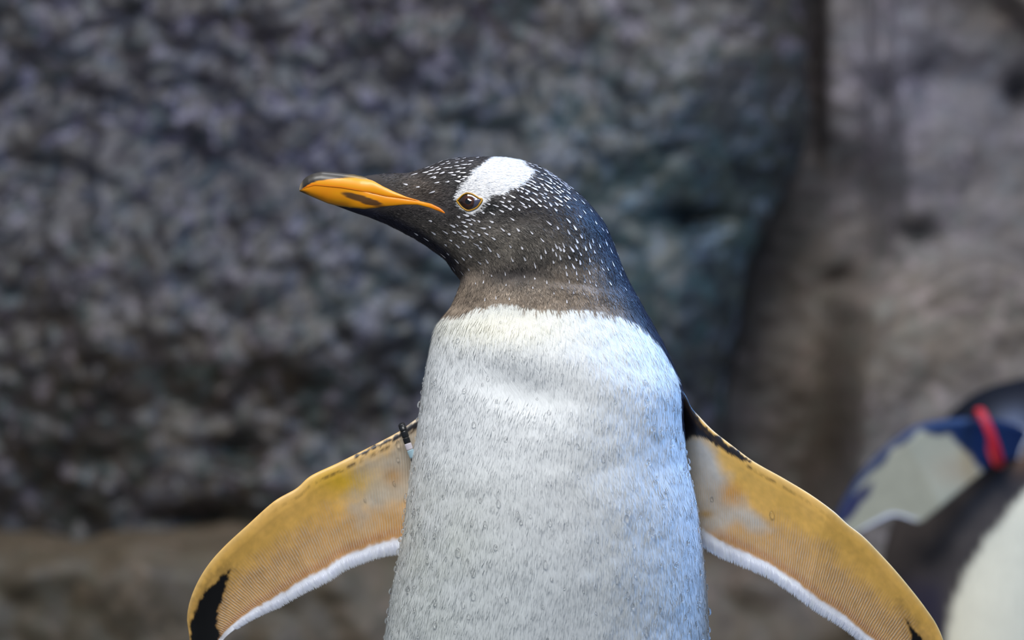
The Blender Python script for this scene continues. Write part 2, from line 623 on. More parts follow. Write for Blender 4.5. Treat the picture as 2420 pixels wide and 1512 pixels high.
def flipper_shell(lead, trail, yline, thick, n=240, m=64, trim=0.97, bow=0.0):
    """closed wing blade between two edge outlines given in pixels. Returns rings and (s, t, side)"""
    fr = np.linspace(0, 1, n)
    L, len_l = resample(lead, fr)
    T, len_t = resample(trail, fr)
    T = L + (T - L) * (trim + (1 - trim) * fr[:, None] ** 8)
    y = np.interp(fr, [a for a, b in yline], [b for a, b in yline])
    t = 0.5 - 0.5 * np.cos(np.linspace(0, 1, m) * np.pi)
    t = np.concatenate([t[:8], np.linspace(t[8], 1, m - 8)])
    h = np.where(t < 0.14, np.sqrt(np.clip(1 - (1 - t / 0.14) ** 2, 0, 1)), 1 - 0.86 * (np.clip(t - 0.14, 0, 1) / 0.86) ** 0.8)
    Th = thick * (1 - 0.55 * fr) * np.clip((1 - fr) * 14, 0.12, 1)
    tt = np.concatenate([t, t[::-1][:-1]])
    side = np.concatenate([np.full(m, 1.0), np.full(m - 1, -1.0)])
    hh = np.concatenate([h, h[::-1][:-1]])
    V = np.zeros((n, len(tt), 3))
    pxy = L[:, None, :] + (T - L)[:, None, :] * tt[None, :, None]
    yc = y[:, None] + bow * np.sin(tt * np.pi)[None, :]
    yy = yc - side[None, :] * hh[None, :] * Th[:, None]
    kk = (yc - CAM_Y) / FPX
    V[..., 0] = (pxy[..., 0] - 1210) * kk
    V[..., 1] = yy
    V[..., 2] = CAM_Z - (pxy[..., 1] - 756) * kk
    s2 = np.broadcast_to(fr[:, None], V.shape[:2])
    t2 = np.broadcast_to(tt[None, :], V.shape[:2])
    sd2 = np.broadcast_to(side[None, :], V.shape[:2])
    return V, s2, t2, sd2, (len_l + len_t) / 2, pxy


def union(base, others):
    """weld the wings to the trunk: one continuous body"""
    for ob in others:
        md = base.modifiers.new('weld', 'BOOLEAN')
        md.operation = 'UNION'
        md.object = ob
        md.solver = 'MANIFOLD'
        md.material_mode = 'TRANSFER'
    dg = bpy.context.evaluated_depsgraph_get()
    me = bpy.data.meshes.new_from_object(base.evaluated_get(dg), preserve_all_data_layers=True, depsgraph=dg)
    base.modifiers.clear()
    old = base.data
    base.data = me
    me.name = 'body'
    bpy.data.meshes.remove(old)
    for ob in others:
        m = ob.data
        bpy.data.objects.remove(ob)
        bpy.data.meshes.remove(m)
    me.polygons.foreach_set('use_smooth', np.ones(len(me.polygons), bool))


def blades(name, root, direc, nrm, length, width, lift, col, mat, parent, curve=0.0, soft=None):
    """flat kite-shaped feathers joined in one mesh"""
    d = direc / (np.linalg.norm(direc, axis=1, keepdims=True) + 1e-12)
    d = d - nrm * (d * nrm).sum(1, keepdims=True)
    d = d / (np.linalg.norm(d, axis=1, keepdims=True) + 1e-12)
    sd = np.cross(d, nrm)
    L, W, H = length[:, None], width[:, None], lift[:, None]
    v = np.stack([root - nrm * H * 0.5,
                  root + d * L * 0.55 + sd * W * 0.5 + nrm * H * 0.45,
                  root + d * L + nrm * H * (1 - curve),
                  root + d * L * 0.55 - sd * W * 0.5 + nrm * H * 0.45], 1)
    N = len(root)
    loops = np.arange(N * 4)
    me = raw_mesh(name, v.reshape(-1, 3), loops, np.full(N, 4), False)
    add_attr(me, 'Col', 'FLOAT_COLOR', rgba(np.repeat(col, 4, 0)))
    if soft is not None:                                        # lying flat, the vanes shade like the coat they make up
        me.polygons.foreach_set('use_smooth', np.ones(N, bool))
        me.normals_split_custom_set_from_vertices(np.repeat(soft, 4, 0).astype(np.float32))
    o = link(name, me, parent, [mat])
    o['kind'] = 'stuff'
    return o


def flecks(name, root, direc, nrm, length, width, col, mat, parent):
    """short blunt feather tips, each a slim rounded leaf, joined in one mesh"""
    d = direc - nrm * (direc * nrm).sum(1, keepdims=True)
    d = d / (np.linalg.norm(d, axis=1, keepdims=True) + 1e-12)
    sd = np.cross(d, nrm)
    L, W = length[:, None], width[:, None]
    prof = [(0.0, 0.0), (0.3, 0.28), (0.68, 0.5), (0.9, 0.4), (1.0, 0.0), (0.9, -0.4), (0.68, -0.5), (0.3, -0.28)]
    v = np.stack([root + d * L * a + sd * W * b + nrm * L * 0.03 * a for a, b in prof], 1)
    N = len(root)
    me = raw_mesh(name, v.reshape(-1, 3), np.arange(N * 8), np.full(N, 8), False)
    add_attr(me, 'Col', 'FLOAT_COLOR', rgba(np.repeat(col, 8, 0)))
    o = link(name, me, parent, [mat])
    o['kind'] = 'stuff'
    return o


def sample_grid(V, n, weight, rng):
    """random points on a closed grid; returns cell indices and bilinear weights"""
    wgt = weight[:-1].ravel()
    cs = np.cumsum(wgt)
    idx = np.searchsorted(cs, rng.random(n) * cs[-1])
    m = V.shape[1]
    i, j = idx // m, idx % m
    a, b = rng.random(n), rng.random(n)
    return i, j, a, b


def lerp_grid(A, i, j, a, b):
    m = A.shape[1]
    j2 = (j + 1) % m
    if A.ndim == 3:
        a, b = a[:, None], b[:, None]
    return (A[i, j] * (1 - a) + A[i + 1, j] * a) * (1 - b) + (A[i, j2] * (1 - a) + A[i + 1, j2] * a) * b


# ------------------------------------------------------------------ the standing penguin
PX = 1.0 / 3000.0                                              # one photograph pixel at the bird
pairs = [
    (792, 485, 800, 472, 7, 7, 0), (832, 500, 846, 426, 20, 20, 0), (870, 513, 880, 414, 29, 29, 0), (913, 530, 930, 411, 40, 40, 0),
    (955, 551, 970, 407, 54, 54, 0), (987, 568, 1012, 395, 70, 70, 0), (1019, 590, 1060, 379, 90, 90, 0), (1050, 613, 1120, 372, 110, 110, 0),
    (1067, 634, 1195, 372, 126, 126, 0), (1080, 650, 1265, 389, 138, 138, 0), (1087, 660, 1330, 428, 146, 146, 0), (1088, 670, 1385, 472, 152, 152, 0),
    (1085, 682, 1430, 532, 156, 156, 0), (1080, 696, 1457, 597, 160, 158, 0), (1074, 711, 1480, 650, 166, 165, 0), (1066, 726, 1505, 700, 176, 175, 0),
    (1050, 746, 1531, 746, 190, 190, 0), (1030, 776, 1560, 797, 212, 210, 0), (1012, 840, 1590, 860, 245, 235, 0), (999, 912, 1611, 915, 272, 255, 0),
    (988, 990, 1616, 990, 292, 270, 0), (974, 1085, 1622, 1085, 306, 285, 0), (963, 1180, 1643, 1180, 316, 300, 0), (950, 1280, 1656, 1280, 326, 310, 0),
    (933, 1372, 1666, 1372, 336, 320, 0), (915, 1465, 1673, 1465, 344, 330, 0), (903, 1550, 1678, 1550, 350, 335, 0), (885, 1690, 1690, 1690, 360, 340, 0),
    (872, 1860, 1702, 1860, 365, 345, 0), (892, 2060, 1684, 2060, 345, 340, 0), (965, 2260, 1612, 2260, 290, 310, 0), (1070, 2420, 1505, 2420, 190, 250, 0),
    (1170, 2500, 1400, 2500, 90, 140, 0)]
U = 300
V, ts = loft(pairs, 0.0, U, 3.4, 1560, 24)
N_, tv, tu, ar = grid_frames(V)
px, py = project(V)
front = V[..., 1] < 0


def bumps(V, N_, px, py, lst):
    D = np.zeros(px.shape)
    fr = sstep(0.02, -0.02, V[..., 1])
    for cx, cy, rx, ry, ang, a in lst:
        ca, sa = math.cos(math.radians(ang)), math.sin(math.radians(ang))
        ux, uy = (px - cx) * ca + (py - cy) * sa, -(px - cx) * sa + (py - cy) * ca
        D += a * np.exp(-((ux / rx) ** 2 + (uy / ry) ** 2)) * fr
    return V + N_ * (D * PX)[..., None]


V = bumps(V, N_, px, py, [(1225, 905, 125, 54, 12, -27), (1250, 985, 190, 95, 0, -13), (1250, 1085, 170, 30, 6, -2), (1420, 1120, 90, 24, -25, -1.5),
                          (1225, 650, 70, 26, -8, -9), (1180, 700, 130, 30, 0, 4), (1400, 690, 130, 26, 14, 4), (1330, 665, 110, 14, 10, -5), (1150, 560, 70, 50, 0, 5),
                          (1155, 495, 26, 22, 0, -3), (1235, 520, 34, 22, 0, -4), (1105, 430, 60, 30, -20, 5), (1000, 470, 50, 18, 15, -3), (1250, 1300, 300, 150, 0, 8),
                          (1105, 476, 30, 24, 0, 2)])
V += N_ * (fbm(V * 55, 7, 3) * 0.0005)[..., None]
N_, tv, tu, ar = grid_frames(V)
# pattern pixels: the head's far side carries the same marks as its near side
Vm = V.copy()
Vm[..., 1] = -np.abs(Vm[..., 1])
px, py = project(Vm)
pxr, pyr = project(V)

PATCH = [(1071, 468), (1084, 440), (1095, 423), (1117, 399), (1138, 387), (1160, 366), (1190, 350), (1225, 362), (1240, 390), (1260, 399), (1253, 418), (1229, 435), (1206, 446), (1187, 457),
         (1163, 461), (1152, 469), (1140, 483), (1133, 498), (1114, 509), (1095, 500), (1079, 484)]
ALMOND = [(1081, 475), (1089, 466), (1096, 460), (1105, 457), (1115, 459), (1124, 464), (1132, 469), (1138, 472), (1133, 482), (1126, 490), (1116, 495), (1106, 497), (1097, 493), (1089, 486)]
NECK = np.array([(960, 775), (1000, 765), (1048, 750), (1091, 744), (1130, 729), (1173, 717), (1203, 718), (1234, 725), (1279, 732), (1325, 733), (1386, 732), (1434, 738), (1471, 749), (1501, 763),
                 (1529, 783), (1556, 812), (1580, 848), (1597, 884), (1608, 924), (1612, 1010), (1640, 1100), (1720, 1400)], float)


def lerp3(a, b, t):
    return a + (b - a) * t[..., None]


def body_colour(px, py, Q, y):
    """plumage colours, with some painted shade, at pattern position px, py"""
    jit = fbm(np.stack([px * 0.05, py * 0.02, y * 40], -1), 101, 3) * 4.0
    m1 = fbm(Q * 45, 103, 4)
    m2 = fbm(Q * 130, 105, 3)
    dark = np.broadcast_to(srgb(62, 58, 58), px.shape + (3,)).copy()
    dark = lerp3(dark, srgb(112, 105, 96), sstep(480, 590, py) * sstep(1480, 1250, px) * (0.8 + 0.3 * m1))
    dark = lerp3(dark, srgb(92, 80, 70), np.exp(-(((px - 985) / 60) ** 2 + ((py - 450) / 34) ** 2)) * 0.7)
    dark = lerp3(dark, srgb(150, 134, 118), sstep(590, 705, py + m1 * 26 + np.clip(px - 1380, 0, 200) * -0.35) * sstep(1570, 1400, px))
    dark = lerp3(dark, srgb(60, 58, 62), np.exp(-(((px - 1215) / 75) ** 2 + ((py - 650) / 26) ** 2)) * 0.75)  # shade under the jaw painted into the plumage
    dark = lerp3(dark, srgb(38, 38, 52), sstep(34, 8, np.abs(py - np.interp(px, [780, 913, 987, 1050, 1094], [484, 526, 562, 606, 652]))) * sstep(1110, 1060, px))
    dark = lerp3(dark, srgb(22, 24, 24), np.exp(-(((px - 1156) / 24) ** 2 + ((py - 492) / 22) ** 2)))
    dark = lerp3(dark, srgb(34, 34, 36), np.exp(-(((px - 1080) / 46) ** 2 + ((py - 425) / 26) ** 2)) * 0.8)
    dark = lerp3(dark, srgb(30, 32, 50), sstep(70, 0, np.interp(py, [375, 420, 480, 540, 600, 660, 720, 800, 900, 960], [1215, 1315, 1390, 1432, 1458, 1485, 1515, 1562, 1606, 1625]) - px) * sstep(430, 520, py))
    dark = dark * (1 + 0.30 * m2 + 0.18 * m1)[..., None]
    white = np.broadcast_to(srgb(236, 238, 238), px.shape + (3,)).copy()
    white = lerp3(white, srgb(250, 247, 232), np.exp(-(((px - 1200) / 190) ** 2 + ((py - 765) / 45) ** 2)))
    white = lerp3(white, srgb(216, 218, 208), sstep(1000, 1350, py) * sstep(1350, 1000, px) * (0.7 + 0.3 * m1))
    white = lerp3(white, srgb(214, 220, 222), sstep(1150, 1450, py) * 0.5)  # belly greyer towards the bottom: shading under overhead light painted in
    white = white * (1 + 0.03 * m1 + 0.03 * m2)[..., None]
    line = np.interp(px, NECK[:, 0], NECK[:, 1])
    chest = sstep(-3, 3, py - line + jit) * sstep(0.05, 0.035, y + jit * 0.0006)
    c = lerp3(dark, white, chest)
    pt = sdpoly(px, py, PATCH) + jit * 0.7
    c = lerp3(c, np.broadcast_to(srgb(244, 243, 244), c.shape), sstep(2.0, -2.0, pt))
    return c, chest


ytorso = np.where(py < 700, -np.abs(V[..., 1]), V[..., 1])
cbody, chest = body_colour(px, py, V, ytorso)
vlen = np.cumsum(np.concatenate([[0], np.linalg.norm(np.diff(V[:, U // 2], axis=0), axis=1)])) / PX
rad = np.linalg.norm(tu, axis=-1).mean(1) * U / PX
uvp = np.zeros(V.shape)
uvp[..., 0] = np.cumsum(np.linalg.norm(tu, axis=-1), axis=1) / PX
uvp[..., 1] = vlen[:, None]

penguin = empty('penguin', (0, 0, 0))
tag(penguin, 'wet penguin with flippers spread, orange bill in profile and white eye patch', 'penguin')
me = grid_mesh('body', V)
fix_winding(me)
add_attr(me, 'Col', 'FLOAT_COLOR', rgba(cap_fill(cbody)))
add_attr(me, 'uvp', 'FLOAT_VECTOR', cap_fill(uvp))
add_attr(me, 'rib', 'FLOAT', np.zeros(len(me.vertices)))
body = link('body', me, penguin, [M_PLUM])
bvh = BVHTree.FromPolygons([tuple(v) for v in cap_fill(V).tolist()], [tuple(p.vertices) for p in me.polygons])
CAMV = Vector((0, CAM_Y, CAM_Z))


def hit(px, py):
    """where the camera ray through a pixel of the head meets the head (used to seat the eye and bill)"""
    d = Vector(P(px, py, 0.0)) - CAMV
    h = bvh.ray_cast(CAMV, d.normalized())
    return (np.array(h[0]), np.array(h[1])) if h[0] is not None else (None, None)


# ---- flippers
LEAD_A = [(1075, 955), (1030, 968), (987, 988), (942, 1020), (882, 1052), (798, 1094), (735, 1124), (700, 1154), (647, 1185), (583, 1242), (533, 1288), (496, 1329), (469, 1371), (450, 1416), (442, 1458),
          (446, 1495), (452, 1530), (470, 1562), (492, 1572)]
TRAIL_A = [(1060, 1322), (1000, 1314), (946, 1312), (904, 1318), (866, 1331), (821, 1348), (779, 1375), (722, 1403), (666, 1434), (617, 1456), (571, 1481), (533, 1509), (512, 1540), (492, 1572)]
LEAD_B = [(1530, 850), (1585, 890), (1618, 930), (1634, 962), (1650, 981), (1685, 1017), (1727, 1050), (1781, 1090), (1852, 1130), (1915, 1168), (1969, 1207), (2003, 1238), (2041, 1268), (2082, 1310), (2120, 1352), (2158, 1398),
          (2187, 1436), (2212, 1473), (2229, 1512), (2240, 1560), (2240, 1610), (2222, 1645)]
TRAIL_B = [(1560, 1270), (1610, 1282), (1658, 1294), (1698, 1318), (1748, 1339), (1810, 1366), (1869, 1404), (1928, 1448), (1978, 1478), (2024, 1512), (2090, 1562), (2160, 1618), (2222, 1645)]


def flipper_colour(px, py, s, t, side, mirror):
    Q = np.stack([px, py, side * 50], -1)
    n1 = fbm(Q * 0.02, 111, 4)
    n2 = fbm(Q * 0.09, 113, 3)
    yellow = np.broadcast_to(srgb(248, 194, 96), px.shape + (3,)).copy()
    yellow = lerp3(yellow, srgb(236, 194, 120), sstep(0.10, 0.0, t))
    yellow = lerp3(yellow, srgb(228, 178, 100), np.clip(0.35 + 0.5 * n1, 0, 1) * 0.6)
    tan = np.broadcast_to(srgb(212, 160, 92), px.shape + (3,))
    b = 0.47 + 0.10 * n1 - 0.12 * sstep(0.6, 1.0, s)
    low = sstep(b - 0.20, b + 0.16, t)
    c = lerp3(yellow, tan, low)
    rust = np.exp(-((t - 0.83) / 0.045) ** 2) * sstep(0.02, 0.25, s)
    c = lerp3(c, np.broadcast_to(srgb(180, 118, 74), c.shape), rust * 0.75)
    rib = low * sstep(0.90, 0.82, t) * (side > 0)
    if not mirror:
        g = sstep(60, -40, sdpoly(px, py, [(980, 1010), (925, 1050), (880, 1100), (845, 1150), (835, 1195), (870, 1205), (930, 1190), (975, 1200), (1040, 1100)]) + n1 * 30)
        c = lerp3(c, np.broadcast_to(srgb(216, 206, 190), c.shape), g * 0.95)
        o_ = np.exp(-(((px - 928) / 26) ** 2 + ((py - 1125) / 22) ** 2))
        c = lerp3(c, np.broadcast_to(srgb(205, 150, 80), c.shape), o_ * 0.8)
        c = lerp3(c, np.broadcast_to(srgb(236, 188, 40), c.shape), np.exp(-(((px - 810) / 70) ** 2 + ((py - 1135) / 32) ** 2)) * 0.8)
        rib = np.maximum(rib, g * 0.7 * (side > 0))
        tip = sdpoly(px, py, [(545, 1345), (522, 1362), (492, 1388), (470, 1420), (452, 1470), (449, 1530), (470, 1565), (510, 1560), (520, 1500), (512, 1470), (520, 1430), (533, 1390)])
        strip = sdpoly(px, py, [(1075, 960), (1000, 985), (940, 1024), (880, 1056), (842, 1078), (880, 1064), (945, 1034), (985, 1015), (1080, 990)])
    else:
        g = sstep(24, -20, sdpoly(px, py, [(1600, 1020), (1660, 1030), (1690, 1060), (1715, 1110), (1716, 1145), (1700, 1160), (1705, 1190), (1760, 1190), (1800, 1220), (1818, 1250), (1780, 1252), (1740, 1232), (1712, 1260),
                                           (1690, 1262), (1660, 1250), (1640, 1240), (1600, 1240)]) + n1 * 14)
        c = lerp3(c, np.broadcast_to(srgb(206, 200, 190), c.shape), g * 0.95)
        c = lerp3(c, np.broadcast_to(srgb(222, 156, 70), c.shape), np.exp(-(((px - 1728) / 26) ** 2 + ((py - 1168) / 26) ** 2)) * 0.9)
        c = lerp3(c, np.broadcast_to(srgb(190, 140, 40), c.shape), np.exp(-(((px - 1668) / 18) ** 2 + ((py - 1214) / 9) ** 2)) * 0.9)
        tip = sdpoly(px, py, [(2122, 1430), (2140, 1455), (2165, 1485), (2195, 1520), (2205, 1580), (2222, 1640), (2180, 1620), (2160, 1560), (2146, 1500)]) + 5
        strip = sdpoly(px, py, [(1500, 830), (1640, 920), (1644, 978), (1680, 1018), (1722, 1052), (1775, 1092), (1745, 1082), (1700, 1056), (1672, 1036), (1645, 1030), (1620, 1040), (1600, 1060), (1560, 1060)])
    white = sstep(0.865, 0.905, t + n2 * 0.012)
    c = lerp3(c, np.broadcast_to(srgb(240, 242, 250), c.shape), white)
    c = lerp3(c, np.broadcast_to(srgb(110, 84, 60), c.shape), sstep(30, 0, tip + n2 * 10) * 0.3)
    c = lerp3(c, np.broadcast_to(srgb(11, 10, 10), c.shape), sstep(4, -4, tip + n2 * 4))
    c = lerp3(c, np.broadcast_to(srgb(30, 28, 34), c.shape), sstep(2.5, -2.5, strip + n2 * 5))
    # thin dark seam just under the leading edge, breaking up outwards
    seam = np.exp(-((t - 0.075 - 0.02 * s) / 0.018) ** 2) * sstep(0.62, 0.25, s) * np.clip(0.35 + n2 * 1.1, 0, 1)
    c = lerp3(c, np.broadcast_to(srgb(70, 52, 34), c.shape), seam * 0.9)
    c = lerp3(c, np.broadcast_to(srgb(28, 30, 40), c.shape), (side < 0) * sstep(0.03, 0.10, t) * sstep(0.99, 0.95, t))
    rib = rib * (1 - sstep(8, -4, tip)) * (1 - sstep(6, -2, strip))
    c = c * (1 + 0.10 * n1 + 0.08 * n2)[..., None]
    return c, rib


wings = []
WING = {}
for key, lead, trail, yl, mirror in (('a', LEAD_A, TRAIL_A, [(0, 0.025), (0.15, 0.012), (0.5, -0.004), (1, 0.006)], False),
                                     ('b', LEAD_B, TRAIL_B, [(0, 0.03), (0.15, 0.014), (0.5, -0.004), (1, 0.004)], True)):
    W, s2, t2, sd2, ln, pxy = flipper_shell(lead, trail, yl, 0.0052, n=300, m=72, trim=0.965, bow=0.004)
    c, rib = flipper_colour(pxy[..., 0], pxy[..., 1], s2, t2, sd2, mirror)
    uvw = np.stack([s2 * ln, t2 * 300, sd2 * 40], -1)
    me = grid_mesh('wing', W)
    fix_winding(me)
    add_attr(me, 'Col', 'FLOAT_COLOR', rgba(cap_fill(c)))
    add_attr(me, 'uvp', 'FLOAT_VECTOR', cap_fill(uvw))
    add_attr(me, 'rib', 'FLOAT', cap_fill(rib))
    wings.append(link('wing', me, None, [M_FLIP]))
    WING[key] = (W, s2, t2, c)
union(body, wings)

# white feather fringe along the trailing edges
rng = np.random.default_rng(5)
for key, lead, trail, yl in (('a', LEAD_A, TRAIL_A, 0), ('b', LEAD_B, TRAIL_B, 0)):
    W, s2, t2, c = WING[key]
    m = 72
    n = 300
    fr = np.sort(np.concatenate([np.linspace(0.10, 0.985, 210)] * 3) + rng.normal(0, 0.0012, 630)).clip(0.08, 0.99)
    k = (fr * (n - 1)).astype(int).clip(0, n - 2)
    T, _ = resample(trail, fr)
    L, _ = resample(lead, fr)
    layer = np.tile([0, 1, 2], 210)
    st = 0.875 + rng.random(630) * 0.04
    en = 1.0 + rng.normal(0, 0.0045, 630)
    a = L + (T - L) * st[:, None]
    b = L + (T - L) * en[:, None]
    jj = m - 1
    y = W[k, jj, 1] - 0.0010 - 0.0005 * layer
    A = np.stack([(a[:, 0] - 1210) * (y - CAM_Y) / FPX, y, CAM_Z - (a[:, 1] - 756) * (y - CAM_Y) / FPX], 1)
    B = np.stack([(b[:, 0] - 1210) * (y - CAM_Y) / FPX, y + 0.0012, CAM_Z - (b[:, 1] - 756) * (y - CAM_Y) / FPX], 1)
    keep = np.ones(630, bool)
    if key == 'a':
        keep = a[:, 0] > 548
    d = B - A
    nr = np.tile([0.0, -1.0, 0.0], (630, 1)) + rng.normal(0, 0.025, (630, 3))
    nr /= np.linalg.norm(nr, axis=1, keepdims=True)
    L_ = np.linalg.norm(d, axis=1)
    colf = srgb(246, 248, 254)[None] * (1 + rng.normal(0, 0.03, 630))[:, None]
    blades('wing_fringe', A[keep], d[keep], nr[keep], L_[keep], rng.uniform(4.0, 5.5, 630)[keep] * PX, np.full(630, 0.0003)[keep], colf[keep], M_FRINGE, body)

# ---- bill
def bill_surface(tops, bots, x0, x1, w_pts, prof, colour, name, n=150, m=26, proud=3.0):
    tops, bots = np.array(tops, float), np.array(bots, float)
    e = np.linspace(0, 1, n)
    xs = x0 + (x1 - x0) * (0.75 * e + 0.25 * e ** 2)
    V = np.zeros((n, 2 * m, 3))
    C = np.zeros((n, 2 * m, 3))
    t = np.linspace(0, 1, m)
    fine = np.arange(x0 - 20, x1 + 20, 0.5)
    ker = np.exp(-(np.arange(-14, 15) / 7.0) ** 2)
    ker /= ker.sum()
    sm = lambda c: np.interp(xs, fine[14:-14], np.convolve(np.interp(fine, c[:, 0], c[:, 1]), ker, 'valid'))
    near_tip = sstep(x0 + 6, x0 + 24, xs)
    yt = np.interp(xs, tops[:, 0], tops[:, 1]) * (1 - near_tip) + sm(tops) * near_tip
    yb = np.interp(xs, bots[:, 0], bots[:, 1]) * (1 - near_tip) + sm(bots) * near_tip
    dep = np.zeros((n, m))
    seat = np.full((n, m), -1e3)
    for i, x in enumerate(xs):
        wv = np.interp(x, [a for a, b in w_pts], [b for a, b in w_pts])
        fade = min(1.0, (x1 - x) / 14.0)
        for j in range(m):
            yy = yt[i] + (yb[i] - yt[i]) * t[j]
            dep[i, j] = wv * prof(t[j], x)
            h, nn = hit(x, yy)
            if h is not None:
                seat[i, j] = -h[1] / PX + (proud * fade * math.sqrt(max(0, math.sin(math.pi * min(max(t[j], 0.0), 1.0)))) - 0.8)
                dep[i, j] = max(dep[i, j], seat[i, j]) if x < 960 else seat[i, j]
    k2 = np.exp(-(np.arange(-12, 13) / 6.0) ** 2)
    k2 /= k2.sum()
    pad = np.pad(dep, ((12, 12), (0, 0)), mode='edge')
    ds = np.stack([np.convolve(pad[:, j], k2, 'valid') for j in range(m)], 1)
    mixw = (sstep(760, 820, xs) * sstep(985, 950, xs))[:, None]
    dep = np.maximum(dep * (1 - mixw) + ds * mixw, seat - 1.2)
    for i, x in enumerate(xs):
        for j in range(m):
            yy = yt[i] + (yb[i] - yt[i]) * t[j]
            q = P(x, yy, -dep[i, j] * PX)
            V[i, j] = q
            V[i, 2 * m - 1 - j] = q * np.array([1, -1, 1])
            if dep[i, j] < 0.6:
                V[i, 2 * m - 1 - j, 1] = 0.0003
                V[i, j, 1] = -0.0003
            C[i, j] = colour(x, yy, t[j])
            C[i, 2 * m - 1 - j] = C[i, j]
    me = grid_mesh(name, V)
    fix_winding(me)
    add_attr(me, 'Col', 'FLOAT_COLOR', rgba(cap_fill(C)))
    return link(name, me, penguin, [M_BILL])


WB = [(707, 3), (714, 9), (728, 16), (760, 22), (800, 25), (840, 26), (900, 27), (960, 30), (1060, 30)]
ORANGE, ORANGE2, OLIVE, DARK = srgb(255, 168, 0), srgb(252, 140, 0), srgb(150, 112, 20), srgb(38, 34, 32)
GREY = srgb(58, 54, 49)


def ss(a, b, x):
    return float(sstep(a, b, np.float64(x)))


def lm(a, b, t):
    return a * (1 - t) + b * t


def upper_col(x, y, t):
    sep = np.interp(x, [708, 722, 737, 754, 805, 840, 860, 884, 930, 993], [452, 441, 431, 426, 421, 421, 424, 428, 440, 470])
    c = lm(ORANGE, ORANGE2, ss(-7, 0, y - np.interp(x, [740, 807, 870, 913, 976, 993], [437, 443, 454, 464, 472, 476])))
    nz = float(vnoise(np.array([x * 0.05, y * 0.4, 1.0]), 3))
    dk = lm(GREY, DARK, ss(-8, -1, y - sep) * ss(850, 780, x) + 0.4 * ss(800, 860, x))
    dk = lm(dk, srgb(168, 130, 40), ss(806, 830, x) * ss(900, 870, x) * ss(-9, -3, y - sep + nz * 3) * 0.8)
    c = lm(dk, c, ss(-1.5, 1.5, y - sep + nz * 1.5))
    return lm(c, srgb(190, 170, 140), ss(718, 708, x) * 0.6)


def lower_col(x, y, t):
    nz = float(vnoise(np.array([x * 0.04, y * 0.35, 2.0]), 5))
    nz2 = float(vnoise(np.array([x * 0.03, y * 0.12, 6.0]), 9))
    c = lm(ORANGE, ORANGE2, 0.3 + 0.3 * nz2)
    c = lm(c, OLIVE, ss(6, 0, np.interp(x, [708, 733, 775, 798, 828, 860, 881], [450, 463, 481, 486, 491, 494, 493]) - y) * ss(905, 880, x))
    c = lm(c, DARK, ss(735, 712, x) * ss(444, 456, y) * 0.85)
    u = (x - 860) / 52.0
    ctr = 472 + 0.30 * (x - 860)
    d = ((y - ctr) / 9.5) ** 2 + u * u
    c = lm(c, srgb(58, 44, 34), ss(1.25, 0.55, d + nz * 0.3) * 0.9)
    c = lm(c, srgb(196, 130, 20), ss(486, 492, y) * ss(840, 880, x) * ss(930, 900, x) * 0.6)
    c = lm(c, srgb(232, 100, 8), ss(1000, 1045, x) * 0.5)
    return c


upper = bill_surface([(707, 446), (710, 436), (716, 426), (724, 418), (740, 410), (762, 405), (800, 408), (835, 412), (860, 417), (882, 426), (906, 440), (930, 452), (961, 465), (996, 475)],
                     [(707, 450), (725, 443), (743, 438), (807, 444), (870, 455), (913, 465), (976, 473), (996, 477)], 707, 996, WB,
                     lambda t, x: math.sqrt(max(0, 1 - (1 - t) ** 2)), upper_col, 'upper_bill')
lower = bill_surface([(708, 449), (725, 442), (743, 437), (807, 443), (870, 454), (913, 464), (976, 472), (993, 475), (1019, 481), (1040, 491), (1055, 504)],
                     [(708, 452), (733, 463), (775, 481), (798, 487), (828, 492), (860, 495), (881, 493), (913, 488), (955, 484), (987, 484), (1015, 491), (1036, 499), (1055, 507)], 708, 1055, WB,
                     lambda t, x: 0.97 * math.sqrt(max(0, 1 - t ** 2.6)), lower_col, 'lower_bill')
upper['label'] = 'dark ridged upper bill with an orange side stripe'
lower['label'] = 'glossy orange lower bill with a dark brown smudge'

